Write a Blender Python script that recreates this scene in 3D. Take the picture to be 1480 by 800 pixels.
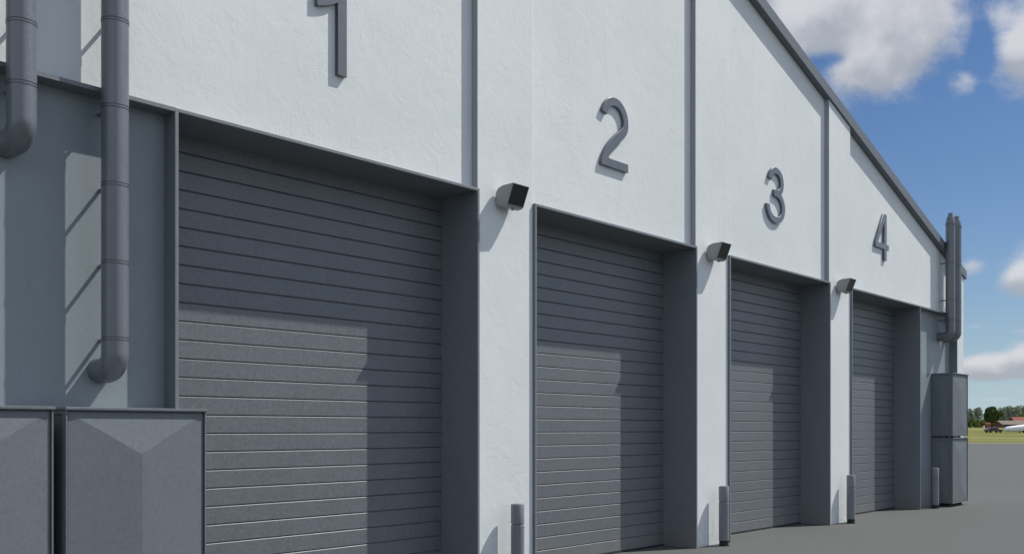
import bpy, bmesh, math, random
from mathutils import Vector, Matrix
for o in list(bpy.data.objects): bpy.data.objects.remove(o)
S = bpy.context.scene
COL = S.collection
rad = math.radians
# ------------------------------------------------------------------ camera
A = math.atan(1261/1439.0); CA, SA = math.cos(A), math.sin(A)
CAM = Vector((0, -7.412, 1.7))
cam = bpy.data.cameras.new('camera'); co = bpy.data.objects.new('camera', cam); COL.objects.link(co)
co.location = CAM; co.rotation_euler = (rad(90), 0, A - rad(90))
cam.sensor_width = 36; cam.lens = 35.0; cam.shift_y = 219.5/1480; cam.clip_end = 6000; cam.clip_start = 0.05
S.camera = co
# ------------------------------------------------------------------ light
SUN = Vector((1.975, -1.0, 2.79)).normalized()
sun = bpy.data.lights.new('sun', 'SUN'); so = bpy.data.objects.new('sun', sun); COL.objects.link(so)
sun.energy = 4.0; sun.angle = rad(0.5); sun.color = (1.0, 0.97, 0.905)
so.rotation_euler = SUN.to_track_quat('Z', 'Y').to_euler()
SKY_STRENGTH = 0.105
S.view_settings.view_transform = 'Standard'; S.view_settings.look = 'None'
S.view_settings.exposure = 0.25; S.view_settings.gamma = 1.0; S.view_settings.use_curve_mapping = False

def nd(nt, kind, **kw):
    n = nt.nodes.new(kind)
    for k, v in kw.items(): setattr(n, k, v)
    return n
def mth(nt, op, a, b=None, c=None, clamp=False):
    n = nt.nodes.new('ShaderNodeMath'); n.operation = op; n.use_clamp = clamp
    for i, v in enumerate((a, b, c)):
        if v is None: continue
        if isinstance(v, (int, float)): n.inputs[i].default_value = v
        else: nt.links.new(v, n.inputs[i])
    return n.outputs[0]
def mixc(nt, f, a, b, bt='MIX'):
    n = nt.nodes.new('ShaderNodeMix'); n.data_type = 'RGBA'; n.blend_type = bt
    for i, v in ((0, f), (6, a), (7, b)):
        if isinstance(v, (int, float)): n.inputs[i].default_value = v
        elif isinstance(v, tuple): n.inputs[i].default_value = (*v, 1)
        else: nt.links.new(v, n.inputs[i])
    return n.outputs[2]
def smooth(nt, v, lo, hi, a=0.0, b=1.0):
    n = nt.nodes.new('ShaderNodeMapRange'); n.interpolation_type = 'SMOOTHSTEP'
    nt.links.new(v, n.inputs[0])
    for i, x in enumerate((lo, hi, a, b)): n.inputs[i+1].default_value = x
    return n.outputs[0]

def make_world():
    w = bpy.data.worlds.new('World'); S.world = w; w.use_nodes = True; nt = w.node_tree; nt.nodes.clear()
    L = nt.links.new
    out = nd(nt, 'ShaderNodeOutputWorld'); bg = nd(nt, 'ShaderNodeBackground'); bg.inputs[1].default_value = SKY_STRENGTH
    L(bg.outputs[0], out.inputs[0])
    sky = nd(nt, 'ShaderNodeTexSky', sky_type='NISHITA', sun_disc=False)
    sky.sun_elevation = math.asin(SUN.z); sky.sun_rotation = math.atan2(SUN.x, SUN.y)
    sky.air_density = 1.0; sky.dust_density = 0.6; sky.ozone_density = 1.6
    tc = nd(nt, 'ShaderNodeTexCoord'); sep = nd(nt, 'ShaderNodeSeparateXYZ'); L(tc.outputs['Generated'], sep.inputs[0])
    az = mth(nt, 'ARCTAN2', sep.outputs[1], sep.outputs[0]); el = mth(nt, 'ARCSINE', sep.outputs[2])
    # cumulus: (azimuth, elevation, half width, half height, weight) in degrees
    blobs = CLOUDS
    mp = nd(nt, 'ShaderNodeMapping'); mp.inputs['Scale'].default_value = (1, 1, 1.25); L(tc.outputs['Generated'], mp.inputs[0])
    n1 = nd(nt, 'ShaderNodeTexNoise'); n1.inputs['Scale'].default_value = 12; n1.inputs['Detail'].default_value = 9
    n1.inputs['Roughness'].default_value = 0.66; n1.inputs['Distortion'].default_value = 0.25; L(mp.outputs[0], n1.inputs[0])
    n2 = nd(nt, 'ShaderNodeTexNoise'); n2.inputs['Scale'].default_value = 26; n2.inputs['Detail'].default_value = 6; L(mp.outputs[0], n2.inputs[0])
    n3 = nd(nt, 'ShaderNodeTexNoise'); n3.inputs['Scale'].default_value = 2.6; n3.inputs['Detail'].default_value = 3; L(mp.outputs[0], n3.inputs[0])
    tot = None; low = None
    for (a0, e0, ra, re, wt) in blobs:
        dx = mth(nt, 'DIVIDE', mth(nt, 'SUBTRACT', az, rad(a0)), rad(ra))
        dy = mth(nt, 'DIVIDE', mth(nt, 'SUBTRACT', el, rad(e0)), rad(re))
        r2 = mth(nt, 'ADD', mth(nt, 'MULTIPLY', dx, dx), mth(nt, 'MULTIPLY', dy, dy))
        g = mth(nt, 'MULTIPLY', mth(nt, 'EXPONENT', mth(nt, 'MULTIPLY', r2, -0.8)), wt)
        lo = mth(nt, 'MULTIPLY', g, mth(nt, 'MULTIPLY', dy, -1.0))
        tot = g if tot is None else mth(nt, 'ADD', tot, g)
        low = lo if low is None else mth(nt, 'ADD', low, lo)
    # added cumulus outside the camera's view, its cover raised for ambient fill
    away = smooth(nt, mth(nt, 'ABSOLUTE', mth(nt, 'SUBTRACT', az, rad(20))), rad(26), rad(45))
    gen = mth(nt, 'MULTIPLY', mth(nt, 'MULTIPLY', smooth(nt, n3.outputs[0], 0.38, 0.60), 0.9), away)
    tot = mth(nt, 'ADD', tot, gen)
    f = mth(nt, 'ADD', tot, mth(nt, 'MULTIPLY', mth(nt, 'SUBTRACT', n1.outputs[0], 0.5), 1.9))
    dens = smooth(nt, f, 0.10, 0.98)
    shade = mth(nt, 'ADD', mth(nt, 'MULTIPLY', low, 0.7), mth(nt, 'MULTIPLY', mth(nt, 'SUBTRACT', n2.outputs[0], 0.45), 1.5))
    shade = smooth(nt, shade, -0.25, 0.6)
    cc = mixc(nt, shade, tuple(x*CB for x in (0.68, 0.685, 0.72)), tuple(x*CB for x in (0.40, 0.43, 0.485)))
    cc = mixc(nt, away, cc, mixc(nt, 1.0, cc, (1.55, 1.60, 1.68), 'MULTIPLY'))     # out-of-view clouds boosted above the visible ones to lift the fill light
    # milky air close to the horizon
    hz = mth(nt, 'MULTIPLY', mth(nt, 'EXPONENT', mth(nt, 'MULTIPLY', mth(nt, 'MAXIMUM', el, 0.0), -1/rad(5.5))), .95)
    skyc = mixc(nt, 1.0, sky.outputs[0], SKYTINT, 'MULTIPLY')
    skyc = mixc(nt, hz, skyc, tuple(x*CB for x in (0.50, 0.635, 0.70)))
    densb = mth(nt, 'MULTIPLY', dens, 0.93)
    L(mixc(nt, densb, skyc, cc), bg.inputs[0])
CB = 0.84/SKY_STRENGTH
SKYTINT = (0.30, 0.43, 0.60)
def azel(px, py, wx, wy, wt):
    t = (px-740)/1439.; v = (619.5-py)/1439.
    return (math.degrees(A-math.atan(t)), math.degrees(math.atan(v/math.hypot(1, t))),
            wx/1439*57.3/(1+t*t), wy/1439*57.3/math.hypot(1, t), wt)
CLOUDS = [azel(*b) for b in (
    (1180, 35, 60, 45, .75), (1235, 105, 42, 30, .75), (1290, 95, 42, 34, .8), (1350, 35, 46, 60, .85), (1270, 30, 60, 50, .6), (1250, -60, 130, 60, .8), (1145, 40, 60, 40, .5),
    (1418, 70, 14, 50, -.6), (1200, 86, 24, 11, -.75), (1340, 125, 22, 18, -.3),
    (1398, 120, 26, 15, .68), (1472, 85, 32, 30, .9), (1500, 50, 40, 40, .8), (1434, 22, 28, 20, .5),
    (1404, 387, 20, 12, .75), (1478, 405, 30, 20, .95), (1515, 380, 40, 36, .9),
    (1405, 530, 26, 15, 1.1), (1438, 527, 26, 17, 1.05), (1478, 517, 26, 22, .95), (1520, 510, 40, 30, .9), (1440, 541, 60, 7, .6),
    (1472, 478, 20, 5, .5), (1412, 472, 20, 5, .4), (1440, 577, 34, 3, .5), (1490, 562, 24, 5, .5), (1405, 594, 60, 3, .4))]
make_world()

# ------------------------------------------------------------------ materials
def newmat(name):
    m = bpy.data.materials.new(name); m.use_nodes = True
    nt = m.node_tree; b = nt.nodes['Principled BSDF']
    geo = nd(nt, 'ShaderNodeNewGeometry')
    return m, nt, b, geo.outputs['Position']
def noise(nt, pos, scale, detail=4, rough=.55, dist=0, sc=None):
    n = nd(nt, 'ShaderNodeTexNoise'); n.inputs['Scale'].default_value = scale; n.inputs['Detail'].default_value = detail
    n.inputs['Roughness'].default_value = rough; n.inputs['Distortion'].default_value = dist
    if sc:
        mp = nd(nt, 'ShaderNodeMapping'); mp.inputs['Scale'].default_value = sc; nt.links.new(pos, mp.inputs[0]); pos = mp.outputs[0]
    nt.links.new(pos, n.inputs[0]); return n.outputs[0]
def bump(nt, b, h, strength, dist):
    n = nd(nt, 'ShaderNodeBump'); n.inputs['Strength'].default_value = strength; n.inputs['Distance'].default_value = dist
    nt.links.new(h, n.inputs['Height']); nt.links.new(n.outputs[0], b.inputs['Normal'])

def mat_plaster():
    m, nt, b, pos = newmat('white_plaster'); L = nt.links.new
    big = noise(nt, pos, .45, 5, .6); mid = noise(nt, pos, 6, 6, .6)
    streak = noise(nt, pos, 3.0, 5, .6, 0, (1, 1, .12))
    c = mixc(nt, smooth(nt, big, .3, .7), (.650, .682, .678), (.715, .735, .732))
    c = mixc(nt, smooth(nt, mid, .35, .8, 0, .35), c, (.62, .665, .66))
    c = mixc(nt, smooth(nt, streak, .55, .85, 0, .35), c, (.585, .62, .605))
    sp = nd(nt, 'ShaderNodeSeparateXYZ'); L(pos, sp.inputs[0])
    splash = mth(nt, 'MULTIPLY', smooth(nt, sp.outputs[2], 0.0, .75, 1, 0), smooth(nt, noise(nt, pos, 9, 5), .3, .75))
    c = mixc(nt, mth(nt, 'MULTIPLY', splash, .45), c, (.42, .42, .38))
    L(c, b.inputs['Base Color']); b.inputs['Roughness'].default_value = .75; b.inputs['Specular IOR Level'].default_value = .25
    # trowel marks: thin curling ridges in patches, over a soft uneven ground
    rdg = mth(nt, 'ABSOLUTE', mth(nt, 'SUBTRACT', noise(nt, pos, 4.2, 5, .55, 2.6), .5))
    rdg = smooth(nt, rdg, 0, .035, 1, 0)
    patch = smooth(nt, noise(nt, pos, 1.7, 3), .50, .64)
    fine = noise(nt, pos, 34, 5, .6)
    soft = noise(nt, pos, 5, 6, .62, .8)
    h = mth(nt, 'ADD', mth(nt, 'MULTIPLY', rdg, mth(nt, 'MULTIPLY', patch, .20)), mth(nt, 'ADD', mth(nt, 'MULTIPLY', soft, .6), mth(nt, 'MULTIPLY', fine, .14)))
    bump(nt, b, h, .27, .022)
    return m
def mat_metal(name, col, rough=.5, spec=.4, var=.22, bmp=.03):
    m, nt, b, pos = newmat(name); L = nt.links.new
    f = noise(nt, pos, 38, 6, .7); g = noise(nt, pos, 2.2, 5, .6); k = noise(nt, pos, 7, 4, .6, 0, (1, 1, .2))
    lo = tuple(x*(1-var) for x in col); hi = tuple(x*(1+var) for x in col)
    c = mixc(nt, smooth(nt, f, .32, .68), lo, hi)
    c = mixc(nt, smooth(nt, g, .4, .75, 0, .22), c, tuple(x*1.25 for x in col))
    c = mixc(nt, smooth(nt, k, .5, .8, 0, .3), c, tuple(x*.78 for x in col))
    sp = nd(nt, 'ShaderNodeSeparateXYZ'); L(pos, sp.inputs[0])
    dust = mth(nt, 'MULTIPLY', smooth(nt, sp.outputs[2], 0.0, .5, 1, 0), smooth(nt, g, .3, .7, .2, .6))
    c = mixc(nt, dust, c, (.20, .195, .18))
    L(c, b.inputs['Base Color'])
    L(smooth(nt, f, .2, .8, rough-.06, rough+.12), b.inputs['Roughness'])
    b.inputs['Specular IOR Level'].default_value = spec
    bump(nt, b, mth(nt, 'ADD', noise(nt, pos, 3, 3), mth(nt, 'MULTIPLY', f, .12)), bmp, .03)
    return m
def mat_plain(name, col, rough=.6, spec=.3, var=.12, scale=6, metallic=0):
    m, nt, b, pos = newmat(name)
    n = noise(nt, pos, scale, 4)
    nt.links.new(mixc(nt, n, tuple(x*(1-var) for x in col), tuple(x*(1+var) for x in col)), b.inputs['Base Color'])
    b.inputs['Roughness'].default_value = rough; b.inputs['Specular IOR Level'].default_value = spec; b.inputs['Metallic'].default_value = metallic
    return m
def mat_ground():
    m, nt, b, pos = newmat('asphalt'); L = nt.links.new
    f = noise(nt, pos, 60, 5, .7); g = noise(nt, pos, .35, 6, .6); k = noise(nt, pos, 3, 6, .65)
    c = mixc(nt, smooth(nt, f, .3, .72), (.066, .070, .067), (.146, .151, .145))
    c = mixc(nt, smooth(nt, g, .38, .66, 0, .30), c, (.092, .100, .098))
    c = mixc(nt, smooth(nt, k, .5, .8, 0, .45), c, (.138, .138, .128))
    L(c, b.inputs['Base Color']); b.inputs['Roughness'].default_value = .9; b.inputs['Specular IOR Level'].default_value = .2
    bump(nt, b, f, .35, .01)
    return m
def mat_grass():
    m, nt, b, pos = newmat('grass'); L = nt.links.new
    g = noise(nt, pos, .05, 6, .6); f = noise(nt, pos, .7, 6, .7)
    c = mixc(nt, smooth(nt, g, .35, .65), (.125, .135, .028), (.235, .205, .075))
    c = mixc(nt, smooth(nt, f, .35, .75, 0, .6), c, (.115, .135, .03))
    L(c, b.inputs['Base Color']); b.inputs['Roughness'].default_value = .95; b.inputs['Specular IOR Level'].default_value = .1
    return m
def mat_leaf(name, a, c2):
    m, nt, b, pos = newmat(name)
    n = noise(nt, pos, .9, 4, .7)
    nt.links.new(mixc(nt, smooth(nt, n, .3, .7), a, c2), b.inputs['Base Color']); b.inputs['Roughness'].default_value = .7
    b.inputs['Specular IOR Level'].default_value = .15
    return m
PLASTER = mat_plaster()
METAL = mat_metal('painted_grey_metal', (.140, .156, .174), .5, .35, .10)
DOOR = mat_metal('door_grey_metal', (.128, .141, .153), .42, .5, .16)
PIPE = mat_metal('pipe_grey_metal', (.118, .130, .147), .33, 1.0, .08)
CABM = mat_metal('cabinet_grey_metal', (.138, .155, .168), .5, .35, .09)
RING = mat_plain('clamp_dark_metal', (.035, .038, .044), .45, .5)
PANEL = mat_metal('panel_blue_grey_metal', (.228, .262, .282), .45, .4, .05)
SIGNM = mat_metal('number_grey_metal', (.122, .136, .160), .32, .5, .06)
TRIM = mat_metal('trim_grey_metal', (.170, .186, .204), .5, .4, .08)
CTRIM = mat_metal('corner_strip_metal', (.30, .315, .335), .5, .4, .06)
LAMPM = mat_plain('lamp_grey_plastic', (.29, .30, .30), .5, .4, .05)
BLACK = mat_plain('lamp_black_glass', (.012, .013, .013), .3, .5, .1, 60)
RUB = mat_plain('dark_rubber', (.03, .033, .036), .8, .2)
ASPH = mat_ground(); GRASS = mat_grass()
TRACKM = mat_plain('track_dirt', (.33, .27, .17), .95, .1, .2, .4)

# ------------------------------------------------------------------ helpers
def box(bm, x0, x1, y0, y1, z0, z1):
    v = [bm.verts.new(p) for p in ((x0,y0,z0),(x1,y0,z0),(x1,y1,z0),(x0,y1,z0),(x0,y0,z1),(x1,y0,z1),(x1,y1,z1),(x0,y1,z1))]
    for f in ((0,3,2,1),(4,5,6,7),(0,1,5,4),(1,2,6,5),(2,3,7,6),(3,0,4,7)): bm.faces.new([v[i] for i in f])
    return v
def prism_xz(bm, pts, y0, y1):
    a = [bm.verts.new((x, y0, z)) for x, z in pts]; b = [bm.verts.new((x, y1, z)) for x, z in pts]
    bm.faces.new(a); bm.faces.new(b[::-1]); n = len(pts)
    for i in range(n): bm.faces.new((a[i], b[i], b[(i+1) % n], a[(i+1) % n]))
def prism_yz(bm, pts, x0, x1):
    a = [bm.verts.new((x0, y, z)) for y, z in pts]; b = [bm.verts.new((x1, y, z)) for y, z in pts]
    bm.faces.new(a); bm.faces.new(b[::-1]); n = len(pts)
    for i in range(n): bm.faces.new((a[i], b[i], b[(i+1) % n], a[(i+1) % n]))
def lathe(bm, prof, n=40, c=(0,0), seg0=True):
    rings = []
    for r, z in prof:
        rings.append([bm.verts.new((c[0]+r*math.cos(2*math.pi*k/n), c[1]+r*math.sin(2*math.pi*k/n), z)) for k in range(n)])
    for a, b in zip(rings, rings[1:]):
        for k in range(n): bm.faces.new((a[k], a[(k+1) % n], b[(k+1) % n], b[k]))
    bm.faces.new(rings[0][::-1]); bm.faces.new(rings[-1])
def sweep(bm, path, r, n=40, caps=True):
    rings = []
    for i, p in enumerate(path):
        d = (path[min(i+1, len(path)-1)] - path[max(i-1, 0)]).normalized()
        u = Vector((1, 0, 0)); w = d.cross(u).normalized()
        rings.append([bm.verts.new(p + u*r*math.cos(2*math.pi*k/n) + w*r*math.sin(2*math.pi*k/n)) for k in range(n)])
    for a, b in zip(rings, rings[1:]):
        for k in range(n): bm.faces.new((a[k], a[(k+1) % n], b[(k+1) % n], b[k]))
    if caps: bm.faces.new(rings[0][::-1]); bm.faces.new(rings[-1])
def obj(name, bm, mat, parent=None, bevel=0, smoothing=None, loc=None, world=True):
    if world:
        o0 = parent.matrix_world_loc if False else None
        off = Vector((0,0,0)); p = parent
        while p is not None: off += p.location; p = p.parent
        if loc is not None: off += Vector(loc)
        if off.length: bmesh.ops.translate(bm, verts=bm.verts, vec=-off)
    bmesh.ops.recalc_face_normals(bm, faces=bm.faces)
    me = bpy.data.meshes.new(name); bm.to_mesh(me); bm.free(); me.materials.append(mat)
    o = bpy.data.objects.new(name, me); COL.objects.link(o)
    if parent: o.parent = parent
    if loc is not None: o.location = loc
    if smoothing is not None:
        for p in me.polygons: p.use_smooth = True
        me.set_sharp_from_angle(angle=rad(smoothing))
    if bevel:
        md = o.modifiers.new('bevel', 'BEVEL'); md.width = bevel; md.segments = 2; md.limit_method = 'ANGLE'; md.angle_limit = rad(40)
    return o
def thing(name, label, cat, loc=(0,0,0), rz=0, group=None):
    o = bpy.data.objects.new(name, None); COL.objects.link(o); o.location = loc; o.rotation_euler = (0,0,rz)
    o.empty_display_size = .2
    o['label'] = label; o['category'] = cat
    if group: o['group'] = group
    return o
def tag(o, label, cat, group=None):
    o['label'] = label; o['category'] = cat
    if group: o['group'] = group
    return o
def copy_tree(o, parent=None):
    c = o.copy(); COL.objects.link(c); c.parent = parent
    for ch in list(o.children): copy_tree(ch, c)
    return c
def dup(o, loc, label, rz=None, scale=None):
    c = copy_tree(o); c.location = loc; c['label'] = label
    if rz is not None: c.rotation_euler = (0,0,rz)
    if scale: c.scale = scale
    return c
def far(px, depth, z=0):      # a point on the land at a given bearing and distance from the camera
    t = (px-740)/1439.
    return Vector((depth*(CA+t*SA), -7.412+depth*(SA-t*CA), z))

# ------------------------------------------------------------------ setting
def land_z(d):
    t = min(1, max(0, (d-200)/160.)); return -.004 + 2.25*t*t*(3-2*t)
bm = bmesh.new()
H = Vector((CA, SA)); Rr = Vector((SA, -CA))
ds = [-2500, -400, -50, 60, 119, 150, 200] + list(range(215, 365, 10)) + [365, 420, 600, 1000, 3500]
ls = [-3500, -900, -300, -100, 0, 60, 120, 180, 240, 400, 1000, 3500]
grid = [[bm.verts.new((H.x*d+Rr.x*l, -7.412+H.y*d+Rr.y*l, land_z(d))) for l in ls] for d in ds]
for a, b in zip(grid, grid[1:]):
    for k in range(len(ls)-1): bm.faces.new((a[k], a[k+1], b[k+1], b[k]))
o = obj('ground', bm, GRASS); o['kind'] = 'structure'
def sheet(name, d0, d1, l0, l1, z, mat):
    bm = bmesh.new(); n = 24; rows = []
    for i in range(n+1):
        l = l0+(l1-l0)*i/n; w = random.Random(i).uniform(-.4, .4)
        rows.append([bm.verts.new((H.x*(d+w*(d > 0))+Rr.x*l, -7.412+H.y*(d+w*(d > 0))+Rr.y*l, z)) for d in (d0, d1)])
    for a, b in zip(rows, rows[1:]): bm.faces.new((a[0], a[1], b[1], b[0]))
    o = obj(name, bm, mat); o['kind'] = 'structure'; return o
sheet('tarmac_yard', -120, 119.5, -160, 260, 0.0, ASPH)
sheet('dirt_track', 187, 197, -200, 400, 0.002, TRACKM)
sheet('dirt_verge', 119.6, 123, -160, 260, 0.001, mat_plain('verge_dirt', (.27, .24, .12), .95, .1, .2, .6))

# ------------------------------------------------------------------ the hangar building
E0 = -0.035           # front plane of the metal door surrounds
TH = 0.033            # their sheet thickness
YD = 0.517            # plane of the door curtains
YP = 0.08             # plane of the plaster panels over the doors
YE = 0.13             # plane of the blue grey end panels
HD = 4.273            # underside of the head trim
L0, PER, WD = 4.305, 4.552, 3.55
DOORS = [(L0+PER*k, L0+PER*k+WD) for k in range(4)]
XA, XB = 1.36, 24.5   # building ends
XM = (XA+XB)/2
PL, PR = 1.91, 23.95  # inner edges of the end piers
def zr(x): return 7.349-.307*(abs(x-XM)+XM-17.64)     # underside of the roof
bld = thing('warehouse_building', 'white plastered industrial building with four grey roller doors and a sloping gable roof', 'building', (XM, 0, 0))
DEPTH = 26
bm = bmesh.new()
prism_xz(bm, [(XA+.01, 0), (XB-.01, 0), (XB-.01, zr(XB)-.01), (XM, zr(XM)-.01), (XA+.01, zr(XA)-.01)], YD+.07, DEPTH)
prism_xz(bm, [(XA+.02, HD+TH), (XB-.02, HD+TH), (XB-.02, zr(XB)-.004), (XM, zr(XM)-.004), (XA+.02, zr(XA)-.004)], YP, YD+.068)
obj('wall', bm, PLASTER, bld)
edges = [(XA, PL)] + [(DOORS[k][1]+TH, DOORS[k+1][0]-TH) for k in range(3)] + [(PR, XB)]
for x0, x1 in edges:
    bm = bmesh.new()
    pts = [(x0, 0), (x1, 0), (x1, zr(x1)-.002)]
    if x0 < XM < x1: pts.append((XM, zr(XM)-.002))
    pts.append((x0, zr(x0)-.002))
    prism_xz(bm, pts, 0, YD+.072)
    pr = obj('pier', bm, PLASTER, bld, bevel=.006)
    if x0 > XA:
        bm = bmesh.new(); box(bm, x0-.004, x0-.0005, -.003, YP-.001, HD+TH+.002, zr(x0)-.01)
        obj('corner_trim', bm, CTRIM, pr)
# roller doors
def curtain(x0, x1):
    bm = bmesh.new(); prof = []
    z = HD; k = 25
    prof.append((YD, HD+.02))
    while k >= 0:
        g = .021+.164*k
        prof += [(YD, g+.0075), (YD+.004, g+.006), (YD+.018, g+.006), (YD+.018, g+.002), (YD+.0105, g+.0002), (YD, g-.0103)]
        k -= 1
    prof[-1] = (YD, .004)
    a = [bm.verts.new((x0, y, z)) for y, z in prof]; b = [bm.verts.new((x1, y, z)) for y, z in prof]
    for i in range(len(prof)-1): bm.faces.new((a[i], a[i+1], b[i+1], b[i]))
    o = obj('roller_door', bm, DOOR, bld)
    return o
doors = []
for i, (x0, x1) in enumerate(DOORS):
    d = curtain(x0+.001, x1-.001); doors.append(d)
    bm = bmesh.new()
    yb = YD+.066
    # left jamb, right jamb, head: welded sheet surround, each butting the next
    box(bm, x0-TH, x0, E0, yb, 0.0, HD)
    box(bm, x1, x1+TH, E0, yb, 0.0, HD)
    box(bm, x0-TH, x1+TH, E0, yb, HD, HD+TH)
    obj('door_frame', bm, TRIM, d, bevel=.004)
    bm = bmesh.new()
    box(bm, x0+.002, x1-.002, YD-.012, YD-.003, .001, .022)
    obj('bottom_seal', bm, RUB, d)
for x0, x1 in ((PL, DOORS[0][0]-TH), (DOORS[3][1]+TH, PR)):
    bm = bmesh.new(); box(bm, x0+.001, x1-.001, YE, YD+.064, 0, HD-.001)
    p = obj('end_panel', bm, PANEL, bld)
    bm = bmesh.new()
    box(bm, x0, x1, E0, YE+.05, HD, HD+TH-.001)
    if x0 == PL: box(bm, x0, x0+TH, E0, YE+.05, 0, HD)
    else: box(bm, x1-TH, x1, E0, YE+.05, 0, HD)
    obj('panel_frame', bm, TRIM, p)
# roof slabs with the fascia
RT = .19; XO = .105
bm = bmesh.new()
prism_xz(bm, [(XA-XO, zr(XA-XO)), (XM, zr(XM)), (XB+XO, zr(XB+XO)), (XB+XO, zr(XB+XO)+RT), (XM, zr(XM)+RT), (XA-XO, zr(XA-XO)+RT)], E0+.03, DEPTH+.3)
rf = obj('roof', bm, METAL, bld)
bm = bmesh.new()
prism_xz(bm, [(XA-XO-.01, zr(XA-XO)-.004), (XM, zr(XM)-.006), (XB+XO+.01, zr(XB+XO)-.004), (XB+XO+.01, zr(XB+XO)+RT+.002), (XM, zr(XM)+RT+.004), (XA-XO-.01, zr(XA-XO)+RT+.002)], E0-.002, E0+.028)
obj('fascia', bm, METAL, rf, bevel=.004)

# ------------------------------------------------------------------ numbers over the doors
def ell(cx, cy, rx, ry, a0, a1, n=28):
    return [(cx+rx*math.cos(rad(a0+(a1-a0)*i/n)), cy+ry*math.sin(rad(a0+(a1-a0)*i/n))) for i in range(n+1)]
def ribbon(c, wf):
    out, inn = [], []
    for i, p in enumerate(c):
        w = wf(i, len(c))
        a = c[max(i-1, 0)]; b = c[min(i+1, len(c)-1)]; dx, dy = b[0]-a[0], b[1]-a[1]; l = math.hypot(dx, dy)
        nx, ny = -dy/l, dx/l; out.append((p[0]+nx*w/2, p[1]+ny*w/2)); inn.append((p[0]-nx*w/2, p[1]-ny*w/2))
    return out, inn
def bez(p0, p1, p2, p3, n=16):
    r = []
    for i in range(1, n+1):
        t = i/n; s = 1-t
        r.append(tuple(s**3*p0[j]+3*s*s*t*p1[j]+3*s*t*t*p2[j]+t**3*p3[j] for j in (0, 1)))
    return r
def digit_outlines(k):
    if k == 1:
        return [[(.243, 0), (.353, 0), (.353, .912), (.262, .912)] + bez((.262, .912), (.20, .80), (.10, .74), (0, .72), 8) + [(0, .578)] + bez((0, .578), (.09, .595), (.18, .63), (.243, .68), 8)]
    if k == 2:
        W = lambda i, n: .108 if i <= 26 else .108+.022*math.sin(math.pi*min(1, (i-26)/max(1, n-27)))
        arc = ell(.303, .625, .238, .232, 168, -18, 26)
        c = arc + bez(arc[-1], (.47, .45), (.16, .30), (.070, .085), 20)
        o, i = ribbon(c, W)
        o = [p for p in o if p[1] > .112 or p[0] < .0]
        i = [p for p in i if p[1] > .10]
        return [o + [(.178, .108), (.590, .108), (.590, 0), (0, 0), (0, .06)] + i[::-1]]
    if k == 3:
        U = (.335, .675); Lw = (.325, .27)
        inside = lambda p, c, rx, ry: ((p[0]-c[0])/rx)**2+((p[1]-c[1])/ry)**2 < 1
        up = [p for p in ell(*U, .265, .235, 172, -90, 60) if not inside(p, Lw, .325, .27)]
        lo = [p for p in ell(*Lw, .325, .27, 90, -182, 60) if not inside(p, U, .265, .235)]
        lo = [p for p in lo if p[0] > .5 or p[1] < .45]
        up = [p for p in up if not (p[0] < .5 and p[1] < .5)]
        li = ell(*Lw, .218, .166, -182, 90, 40); ui = ell(*U, .158, .130, -90, 172, 36)
        return [up + lo + li + [(.262, .436), (.262, .545)] + ui]
    return [[(.455, 0), (.58, 0), (.58, .215), (.695, .215), (.695, .32), (.58, .32), (.58, .912), (.41, .912), (0, .335), (0, .215), (.455, .215)],
            [(.135, .32), (.455, .32), (.455, .755)]]
def digit(k, x, z, label):
    cu = bpy.data.curves.new('number_sign', 'CURVE'); cu.dimensions = '2D'; cu.fill_mode = 'BOTH'
    for pts in digit_outlines(k):
        sp = cu.splines.new('POLY'); sp.points.add(len(pts)-1); sp.use_cyclic_u = True
        for i, p in enumerate(pts): sp.points[i].co = (p[0], p[1], 0, 1)
    T = .043
    cu.extrude = T/2-.004; cu.bevel_depth = .004; cu.bevel_resolution = 1; cu.offset = -.004
    tmp = bpy.data.objects.new('tmp', cu); COL.objects.link(tmp)
    dg = bpy.context.evaluated_depsgraph_get()
    me = bpy.data.meshes.new_from_object(tmp.evaluated_get(dg)); bpy.data.objects.remove(tmp)
    me.transform(Matrix.Rotation(rad(90), 4, 'X')); me.name = 'number_sign'
    me.materials.clear(); me.materials.append(SIGNM)
    o = bpy.data.objects.new('number_sign', me); COL.objects.link(o)
    o.location = (x, YP-T/2-.001, z)
    tag(o, label, 'number', 'door numbers on the white wall')
digit(1, 5.757, 5.050, 'raised grey metal number 1 on the white wall above the nearest door')
digit(2, 10.222, 5.050, 'raised grey metal number 2 above the second roller door')
digit(3, 14.705, 5.045, 'raised grey metal number 3 above the third roller door')
digit(4, 19.240, 5.040, 'raised grey metal number 4 above the farthest roller door')

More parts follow.
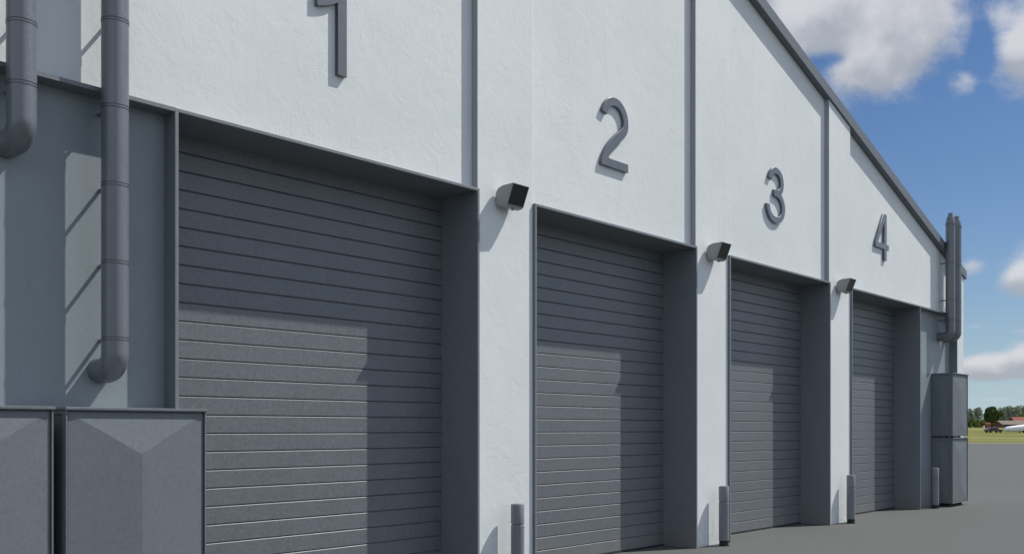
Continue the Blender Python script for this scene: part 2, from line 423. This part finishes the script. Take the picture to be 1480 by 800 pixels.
# ------------------------------------------------------------------ wall lamps
def make_lamp(label):
    t = thing('wall_lamp', label, 'lamp', (8.305, 0, 4.30), 0, 'floodlights on the piers between the doors')
    w = .136
    prof = [(-.265, .085), (-.175, -.135), (-.166, -.150), (-.105, -.156), (-.06, -.145), (-.028, -.115), (-.012, -.06), (-.010, -.01), (-.022, .03), (-.05, .06), (-.11, .08)]
    bm = bmesh.new(); prism_yz(bm, prof, -w, w)
    obj('housing', bm, LAMPM, t, bevel=.006, world=False)
    d = Vector((.09, -.22)).normalized(); n = Vector((-.22, -.09)).normalized()
    def q(s, e): return (-.265+d.x*s+n.x*e, .085+d.y*s+n.y*e)
    bm = bmesh.new(); Ln = .2377
    prism_yz(bm, [q(.008, .0015), q(Ln-.008, .0015), q(Ln-.008, -.01), q(.008, -.01)], -w+.008, w-.008)
    obj('glass', bm, BLACK, t, world=False)
    bm = bmesh.new()
    for s0, s1, a, b in ((0, .007, -w, w), (Ln-.007, Ln, -w, w), (.007, Ln-.007, -w, -w+.007), (.007, Ln-.007, w-.007, w)):
        prism_yz(bm, [q(s0, .008), q(s1, .008), q(s1, .0006), q(s0, .0006)], a, b)
    obj('bezel', bm, LAMPM, t, world=False)
    bm = bmesh.new(); n_ = 20
    r0 = [bm.verts.new((.055*math.cos(2*math.pi*k/n_), 0, -.03+.055*math.sin(2*math.pi*k/n_))) for k in range(n_)]
    r1 = [bm.verts.new((.05*math.cos(2*math.pi*k/n_), -.03, -.03+.05*math.sin(2*math.pi*k/n_))) for k in range(n_)]
    for k in range(n_): bm.faces.new((r0[k], r0[(k+1) % n_], r1[(k+1) % n_], r1[k]))
    bm.faces.new(r0); bm.faces.new(r1)
    obj('mount', bm, RUB, t, world=False)
    bm = bmesh.new(); lathe(bm, [(.012, -.174), (.016, -.170), (.016, -.155), (.012, -.148)], 16, (0.02, -.125))
    obj('sensor_knob', bm, LAMPM, t, world=False)
    return t
lp = make_lamp('grey box floodlight with black face on the pier between doors 1 and 2')
dup(lp, (8.305+PER, 0, 4.30), 'grey box floodlight with black face on the pier between doors 2 and 3')
dup(lp, (8.305+2*PER, 0, 4.30), 'grey box floodlight with black face on the pier between doors 3 and 4')

# ------------------------------------------------------------------ bollards
def make_bollard(label):
    t = thing('bollard', label, 'bollard', (8.37, -.16, 0), 0, 'short grey bollards along the wall')
    bm = bmesh.new(); r = .075
    lathe(bm, [(r, .08), (r, .632), (r-.004, .636), (r-.010, .638), (r-.010, .646), (r-.004, .648), (r, .652), (r, .860), (r-.004, .866), (.0555, .868)], 48)
    obj('post', bm, TRIM, t, smoothing=35, world=False)
    bm = bmesh.new(); lathe(bm, [(.052, .864), (.054, .870), (.045, .872)], 32); obj('cap', bm, METAL, t, smoothing=40, world=False)
    bm = bmesh.new(); lathe(bm, [(.082, 0), (.082, .008), (.068, .010), (.068, .085)], 32); obj('base', bm, RUB, t, smoothing=35, world=False)
    return t
b0 = make_bollard('short round grey bollard before the pier between doors 1 and 2')
dup(b0, (12.97, -.16, 0), 'short round grey bollard before the pier between doors 2 and 3')
dup(b0, (17.57, -.16, 0), 'short round grey bollard before the pier between doors 3 and 4')
dup(b0, (22.06, -.16, 0), 'short round grey bollard beside the stacked cabinets past door 4')

# ------------------------------------------------------------------ exhaust pipes
def make_pipe(x, yc, zb, rings, label, ztop=6.27, r=.1):
    t = thing('exhaust_pipe', label, 'pipe', (x, 0, zb), 0, 'grey metal flue pipes on the wall')
    zc = zb+r; R = .125
    path = [Vector((x, YE-.002, zc)), Vector((x, yc+R, zc))]
    for k in range(1, 13):
        a = math.pi/2*k/12
        path.append(Vector((x, yc+R-R*math.sin(a), zc+R-R*math.cos(a))))
    path.append(Vector((x, yc, ztop)))
    bm = bmesh.new(); sweep(bm, path, r, 48); obj('duct', bm, PIPE, t, smoothing=50)
    bm = bmesh.new(); lathe(bm, [(r+.012, ztop-.012), (r+.012, ztop+.004), (r-.004, ztop+.006), (r-.012, ztop+.09), (.062, ztop+.165), (.05, ztop+.17), (.05, ztop+.232), (.04, ztop+.236)], 40, (x, yc))
    obj('cowl', bm, PIPE, t, smoothing=30)
    for z in rings:
        bm = bmesh.new()
        for dz in (-.012, .009): lathe(bm, [(r+.0002, z+dz), (r+.0028, z+dz+.0005), (r+.0028, z+dz+.0032), (r+.0002, z+dz+.0038)], 48, (x, yc))
        c = obj('clamp', bm, RING, t, smoothing=30)
        yw = YE if z < HD else YP
        bm = bmesh.new()
        box(bm, x-.009, x+.009, yc+r-.003, yw, z-.013, z+.013)
        obj('bracket', bm, METAL, c)
    return t
YC = -.137
make_pipe(3.722, -.118, 2.055, (2.385, 2.965, 3.555, 4.145, 4.80, 5.4), 'long grey flue pipe beside door 1, reaching lower than its left neighbour')
p1 = make_pipe(3.02, YC, 3.665, (4.135, 4.57, 5.40), 'short bent grey flue pipe at the far left edge of the photo')
dup(p1, (23.13, 0, 3.665), 'grey flue pipe with tapered cowl at the far corner, nearer of the two')
dup(p1, (23.56, 0, 3.665), 'grey flue pipe with tapered cowl at the far corner, farther and right of the two')

# ------------------------------------------------------------------ cabinets
def hip(bm, w0, w1, z0, z1, put, bulge, dz):
    # raised hipped face: corners, two apexes on the centre line
    m = (w0+w1)/2
    c = [bm.verts.new(put(u, z, 0)) for u, z in ((w0, z0), (w1, z0), (w1, z1), (w0, z1))]
    lo = bm.verts.new(put(m, z0+dz, bulge)); hi = bm.verts.new(put(m, z1-dz, bulge))
    bm.faces.new((c[0], c[1], lo)); bm.faces.new((c[3], hi, c[2])); bm.faces.new((c[0], lo, hi, c[3])); bm.faces.new((c[1], c[2], hi, lo))
def make_cabinet(w, dp, h, label, loc, group, feet=True, dz=.30, bulge=.05):
    # local frame: x from 0 to w, back at y=dp, front at y=0, z from 0
    t = thing('metal_cabinet', label, 'cabinet', loc, 0, group)
    f = .075 if feet else .0; rim = .013; ins = .014
    bm = bmesh.new()
    box(bm, rim, w-rim, ins+.012, dp, f, h-.02)
    obj('body', bm, CABM, t, world=False)
    bm = bmesh.new()
    box(bm, 0, rim, 0, .06, f, h-.022); box(bm, w-rim, w, 0, .06, f, h-.022); box(bm, rim, w-rim, .0, .05, f, f+rim); 
    box(bm, 0, rim, .06, dp, f, f+rim); box(bm, 0, rim, .06, dp, h-.05, h-.022); box(bm, 0, rim, dp-rim, dp, f+rim, h-.05)
    box(bm, w-rim, w, .06, dp, f, f+rim); box(bm, w-rim, w, .06, dp, h-.05, h-.022); box(bm, w-rim, w, dp-rim, dp, f+rim, h-.05)
    obj('rim', bm, CABM, t, bevel=.002, world=False)
    bm = bmesh.new()
    hip(bm, rim+.008, w-rim-.008, f+rim+.008, h-.036, lambda u, z, e: (u, ins-e, z), bulge, dz)
    box(bm, rim+.008, w-rim-.008, ins, ins+.011, f+rim+.008, h-.036)
    obj('door_panel', bm, CABM, t, world=False)
    for sx, sg in ((rim-.0005, -1), (w-rim+.0005, 1)):
        bm = bmesh.new(); hip(bm, .065, dp-rim-.005, f+rim+.005, h-.055, lambda u, z, e: (sx+sg*e, u, z), .012, dz*.9)
        obj('side_panel', bm, CABM, t, world=False)
    bm = bmesh.new(); box(bm, -.008, w+.008, -.016, dp-.001, h-.021, h)
    obj('lid', bm, CABM, t, bevel=.003, world=False)
    if feet:
        bm = bmesh.new(); box(bm, .07, w-.10, .10, dp-.06, 0, f+.002); obj('plinth', bm, RUB, t, world=False)
    return t
PF = .60
c0 = make_cabinet(1.084, PF+YE-.01, 1.853, 'near grey steel cabinet with hipped door panel beside door 1', (3.123, -PF, 0), 'grey metal cabinets by the wall')
dup(c0, (3.123-1.084-.083, -PF, 0), 'grey steel cabinet cut off by the bottom left corner of the photo')
c1 = make_cabinet(1.05, .33+YE-.008, 1.512, 'lower grey steel cabinet of the stack past door 4', (22.67, -.33, 0), 'grey metal cabinets by the wall', True, .36, .026)
c2 = make_cabinet(1.05, .33+YE-.008, 1.383, 'upper grey steel cabinet of the stack past door 4', (22.67, -.33, 1.547), 'grey metal cabinets by the wall', False, .36, .026)
for x in (22.75, 23.57):
    for y in (-.2, -.06):
        bm = bmesh.new(); box(bm, x, x+.06, y, y+.05, 1.5125, 1.5465); obj('stacking_foot', bm, RUB, c2)

# ------------------------------------------------------------------ beyond the yard
def leafcloud(rnd, n, blobs, size):
    bm = bmesh.new()
    tw = sum(b[3]**2 for b in blobs)
    for (cx, cy, cz, r, sz) in blobs:
        for _ in range(int(n*r*r/tw)):
            v = Vector((rnd.gauss(0,1), rnd.gauss(0,1), rnd.gauss(0,1))).normalized()*r*rnd.uniform(.55, 1.05)
            p = Vector((cx, cy, cz))+Vector((v.x, v.y, v.z*sz))
            q = Vector((rnd.gauss(0,1), rnd.gauss(0,1), rnd.gauss(0,1))).normalized(); u = q.orthogonal().normalized(); w = q.cross(u)
            s = size*rnd.uniform(.6, 1.3)
            vs = [bm.verts.new(p+u*s*a+w*s*b) for a, b in ((-.5,-.35),(.5,-.45),(.45,.4),(-.4,.5))]
            bm.faces.new(vs)
    return bm
def make_tree(rnd, label, height, width, kind, mat, n, group):
    t = thing('tree', label, 'tree', (0,0,0), 0, group)
    bm = bmesh.new(); zt = height*(.35 if kind != 'bush' else .2)
    lathe(bm, [(height*.030, -.3), (height*.022, zt*.5), (height*.016, zt), (height*.006, height*.8)], 9)
    for k in range(5):
        a = k*1.3+rnd.random(); z0 = zt*(.6+.25*k); L = width*.33
        path = [Vector((0,0,z0)), Vector((math.cos(a)*L*.5, math.sin(a)*L*.5, z0+L*.45)), Vector((math.cos(a)*L, math.sin(a)*L, z0+L*1.0))]
        sweep(bm, path, height*.006, 6)
    obj('trunk', bm, BARK, t, world=False)
    blobs = []
    if kind == 'round':
        for _ in range(26):
            a = rnd.uniform(0, 6.28); rr = width*.36*math.sqrt(rnd.random()); h = rnd.uniform(.18, .86)
            lim = math.sqrt(max(.05, 1-((h-.42)/.52)**2))
            blobs.append((math.cos(a)*rr*lim, math.sin(a)*rr*lim, height*h, width*rnd.uniform(.11, .2), .85))
    elif kind == 'tall':
        for _ in range(18):
            h = rnd.uniform(.16, .9); a = rnd.uniform(0, 6.28); rr = width*.34*(1.15-h*.6)
            blobs.append((math.cos(a)*rr*rnd.random(), math.sin(a)*rr*rnd.random(), height*h, width*rnd.uniform(.2, .34)*(1.2-h*.45), 1.25))
    else:
        for _ in range(9):
            a = rnd.uniform(0, 6.28); rr = width*.33*rnd.random()
            blobs.append((math.cos(a)*rr, math.sin(a)*rr, height*rnd.uniform(.2, .72), width*rnd.uniform(.14, .24), .9))
    obj('crown', leafcloud(rnd, n, blobs, {'round': .55, 'tall': .55, 'bush': .38}[kind]), mat, t, world=False)
    return t
BARK = mat_plain('bark', (.10, .08, .06), .9, .1)
LEAFD = mat_leaf('leaf_dark', (.050, .080, .022), (.115, .150, .045))
LEAFP = mat_leaf('leaf_pale', (.20, .245, .17), (.34, .39, .29))
LEAFB = mat_leaf('leaf_bright', (.13, .17, .035), (.25, .27, .07))
rnd = random.Random(4)
def up(d): return land_z(d)
# far row of tall pale trees
G1 = 'tall pale trees in the far row'
talls = [make_tree(rnd, '', 11.5, 5.5, 'tall', LEAFP, 1700, G1) for _ in range(3)]
rowpx = [1391, 1402, 1413] + [1447+4.6*k for k in range(11)] + [1500, 1512, 1525, 1540, 1370, 1350]
used = set()
for i, px in enumerate(rowpx):
    src = talls[i % 3]; d = 455+rnd.uniform(-8, 8)
    hgt = {1391: 9.2, 1402: 9.9, 1413: 9.6}.get(px, 9.7+rnd.uniform(-.5, .9))
    if i >= 3: hgt += .35
    if 3 <= i < 14: lab = 'tall pale green tree in the row right of the dark round tree'
    elif i < 3: lab = ['tall pale tree hard against the cabinet edge, left of the dark round tree', 'tall pale slender tree just right of the cabinet stack in the distance', 'tall pale tree between the cabinets and the dark round tree'][i]
    else: lab = 'tall pale green tree in the far row beyond the field'
    if i < 3: o = src
    else: o = copy_tree(src)
    o['label'] = lab; o['group'] = G1 if i < 3 else ('tall trees right of the dark tree' if i < 14 else 'tall trees out of frame')
    o.location = far(px, d, up(d)); o.rotation_euler = (0, 0, rnd.uniform(0, 6.28)); s = hgt/11.5; o.scale = (s*1.02, s*1.02, s)
t = make_tree(rnd, 'large dark green round tree in the far field', 8.2, 9.4, 'round', LEAFD, 7000, 'trees beyond the field')
t.location = far(1436, 385, up(385)); t.rotation_euler = (0, 0, 1)
t.scale = (.86, .86, 1.0)
# bushes in front
for i, (px, d, hh, lab) in enumerate(((1404, 372, 3.4, 'dark green bush beside the cabinet stack in the distance'), (1411, 366, 2.7, 'low bright green bush below the slender pale trees'), (1418, 364, 3.3, 'bright green bush behind the yellow green post'), (1425, 368, 2.6, 'low bright bush left of the orange brown shed'), (1446, 372, 3.0, 'dark bush at the left end of the long grey barn roof'))):
    b = make_tree(rnd, lab, hh, hh*1.35, 'bush', (LEAFD if i in (0, 4) else LEAFB), 900, 'bushes at the field edge'); b.location = far(px, d, up(d))
for px in (1476,):
    b = make_tree(rnd, 'yellow green round tree in front of the far row above the red roof', 6.6, 3.8, 'round', LEAFB, 1500, 'trees beyond the field'); b.location = far(px, 430, up(430))
# barns
def barn(label, px, d, w, dp, wall_h, roof_h, wm, rm, rz, ang_off=0):
    t = thing('barn', label, 'barn', far(px, d, up(d)), rz)
    bm = bmesh.new(); box(bm, -w/2, w/2, -dp/2, dp/2, -.3, wall_h)
    prism_yz(bm, [(-dp/2, wall_h-.001), (dp/2, wall_h-.001), (0, wall_h+roof_h-.08)], -w/2+.001, w/2-.001)
    obj('wall', bm, wm, t, world=False)
    bm = bmesh.new(); e = .35
    prism_yz(bm, [(-dp/2-e, wall_h-.15), (0, wall_h+roof_h), (dp/2+e, wall_h-.15), (dp/2+e, wall_h+.03), (0, wall_h+roof_h+.18), (-dp/2-e, wall_h+.03)], -w/2-e, w/2+e)
    obj('roof', bm, rm, t, world=False)
    for k in range(3):
        bm = bmesh.new(); x = -w/2+w*(k+.5)/3; box(bm, x-.9, x+.9, -dp/2-.03, -dp/2+.02, 0, wall_h*.8)
        obj('door', bm, RUB, t, world=False)
    return t
RZ = A-rad(90)   # facing the camera side
BR = mat_plain('barn_brick', (.16, .085, .06), .9, .1, .25, .8); RG = mat_plain('roof_grey_tile', (.21, .175, .145), .9, .1, .2, .5); RRED = mat_plain('roof_red_tile', (.26, .105, .075), .9, .1, .25, .5)
barn('long low barn with grey brown roof behind the white trailer', 1459.5, 350, 8.6, 6, 1.1, 1.2, BR, RG, RZ+rad(4))
barn('barn with red tiled roof rising behind the grey roofed barn', 1476, 372, 6.4, 8, 1.9, 1.9, BR, RRED, RZ-rad(8))
# little orange brown shed
t = thing('shed', 'small orange brown shed in the field left of the dark car', 'shed', far(1427, 330, up(330)), RZ)
bm = bmesh.new(); box(bm, -.75, .75, -.7, .7, -.2, 1.25); obj('wall', bm, mat_plain('shed_wood', (.24, .105, .05), .9, .1), t, world=False)
bm = bmesh.new(); prism_yz(bm, [(-.85, 1.2), (0, 1.75), (.85, 1.2), (.85, 1.27), (0, 1.83), (-.85, 1.27)], -.85, .85); obj('roof', bm, mat_plain('shed_roof', (.16, .07, .05), .9, .1), t, world=False)
# posts
def post(px, d, h, r, mat, label, cap):
    t = thing('field_post', label, 'post', far(px, d, up(d)), 0, 'posts in the far field')
    bm = bmesh.new(); lathe(bm, [(r*1.1, -.2), (r, h*.5), (r*.9, h)], 10); obj('pole', bm, mat, t, smoothing=40, world=False)
    bm = bmesh.new(); lathe(bm, [(r*1.5, h), (r*1.5, h+cap), (r*.7, h+cap*1.5)], 10); obj('cap', bm, mat, t, smoothing=30, world=False)
WHT = mat_plain('white_paint', (.88, .89, .90), .45, .4, .03); YGP = mat_plain('weathered_post', (.22, .23, .12), .8, .2)
post(1422.3, 300, 1.0, .16, WHT, 'short white post left of the small orange brown shed', .08)
post(1416, 330, 3.0, .09, YGP, 'tall yellow green post in front of the bright bush', .06)
post(1403.6, 325, 1.5, .12, YGP, 'pale short post close to the cabinet stack in the field', .06)
post(1449.5, 300, 2.2, .06, YGP, 'thin pole between the dark car and the white trailer', .05)
# car
def make_car(label, px, d, body_mat, rz):
    t = thing('parked_car', label, 'car', far(px, d, up(d)), rz)
    side = [(-2.2, .35), (2.2, .35), (2.25, .62), (2.1, .80), (1.15, .92), (.55, 1.42), (-.95, 1.46), (-1.75, 1.0), (-2.2, .92), (-2.27, .6)]
    bm = bmesh.new(); a = []; n = len(side)
    for y, k in ((-.86, .97), (-.78, 1.0), (.78, 1.0), (.86, .97)):
        a.append([bm.verts.new((x*k, y*(1 if z < .95 else .84), z)) for x, z in side])
    for r0, r1 in zip(a, a[1:]):
        for i in range(n): bm.faces.new((r0[i], r0[(i+1) % n], r1[(i+1) % n], r1[i]))
    bm.faces.new(a[0]); bm.faces.new(a[-1][::-1])
    obj('body', bm, body_mat, t, bevel=.04, smoothing=40, world=False)
    for s in (-1, 1):
        bm = bmesh.new(); pts = [(.95, .97), (.48, 1.34), (-.85, 1.37), (-1.4, 1.0)]
        v = [bm.verts.new((x, s*.77 if z > 1.1 else s*.845, z)) for x, z in pts]; v2 = [bm.verts.new((x, s*.70 if z > 1.1 else s*.78, z)) for x, z in pts]
        bm.faces.new(v); bm.faces.new(v2[::-1])
        for i in range(4): bm.faces.new((v[i], v[(i+1) % 4], v2[(i+1) % 4], v2[i]))
        obj('window', bm, BLACK, t, world=False)
        for x in (-1.4, 1.4):
            bm = bmesh.new(); lathe(bm, [(.28, -.1), (.33, -.07), (.33, .07), (.28, .1)], 20)
            bmesh.ops.rotate(bm, verts=bm.verts, matrix=Matrix.Rotation(rad(90), 3, 'X'))
            bmesh.ops.translate(bm, verts=bm.verts, vec=(x, s*.80, .33)); obj('wheel', bm, RUB, t, smoothing=40, world=False)
        bm = bmesh.new(); box(bm, -2.29, -2.2, s*.62-.17, s*.62+.17, .62, .78); obj('headlight', bm, WHT, t, bevel=.02, world=False)
    return t
make_car('dark reddish brown car parked on the far grass left of the trailer', 1436, 262, mat_plain('car_paint', (.06, .035, .03), .3, .5, .1), RZ+rad(8))
# white trailer
t = thing('covered_trailer', 'long white round nosed trailer parked on the far grass', 'trailer', far(1470, 262, up(262)), RZ+rad(4))
bm = bmesh.new(); rings = []
for x, z0, z1, w in ((-3.45, .75, 1.05, .15), (-3.3, .42, 1.32, .42), (-2.9, .25, 1.52, .6), (-2.0, .22, 1.68, .72), (0, .22, 1.95, .82), (2.2, .25, 2.2, .88), (3.6, .35, 2.3, .9), (4.2, .6, 2.2, .85)):
    c = (z0+z1)/2; hh = (z1-z0)/2
    rings.append([bm.verts.new((x, w*math.copysign(abs(math.cos(a))**.75, math.cos(a)), c+hh*math.copysign(abs(math.sin(a))**.75, math.sin(a)))) for a in [2*math.pi*k/20 for k in range(20)]])
for a_, b_ in zip(rings, rings[1:]):
    for k in range(20): bm.faces.new((a_[k], a_[(k+1) % 20], b_[(k+1) % 20], b_[k]))
bm.faces.new(rings[0][::-1]); bm.faces.new(rings[-1])
obj('hull', bm, WHT, t, smoothing=50, world=False)
bm = bmesh.new(); prism_xz(bm, [(-3.1, .74), (3.9, 1.25), (3.9, 1.36), (-3.1, .80)], -.93, .93); 
obj('seam', bm, mat_plain('seam_grey', (.25, .26, .28), .7, .2), t, world=False)
for s in (-1, 1):
    bm = bmesh.new(); lathe(bm, [(.25, -.1), (.3, -.07), (.3, .07), (.25, .1)], 20)
    bmesh.ops.rotate(bm, verts=bm.verts, matrix=Matrix.Rotation(rad(90), 3, 'X')); bmesh.ops.translate(bm, verts=bm.verts, vec=(1.3, s*.85, .3))
    obj('wheel', bm, RUB, t, smoothing=40, world=False)
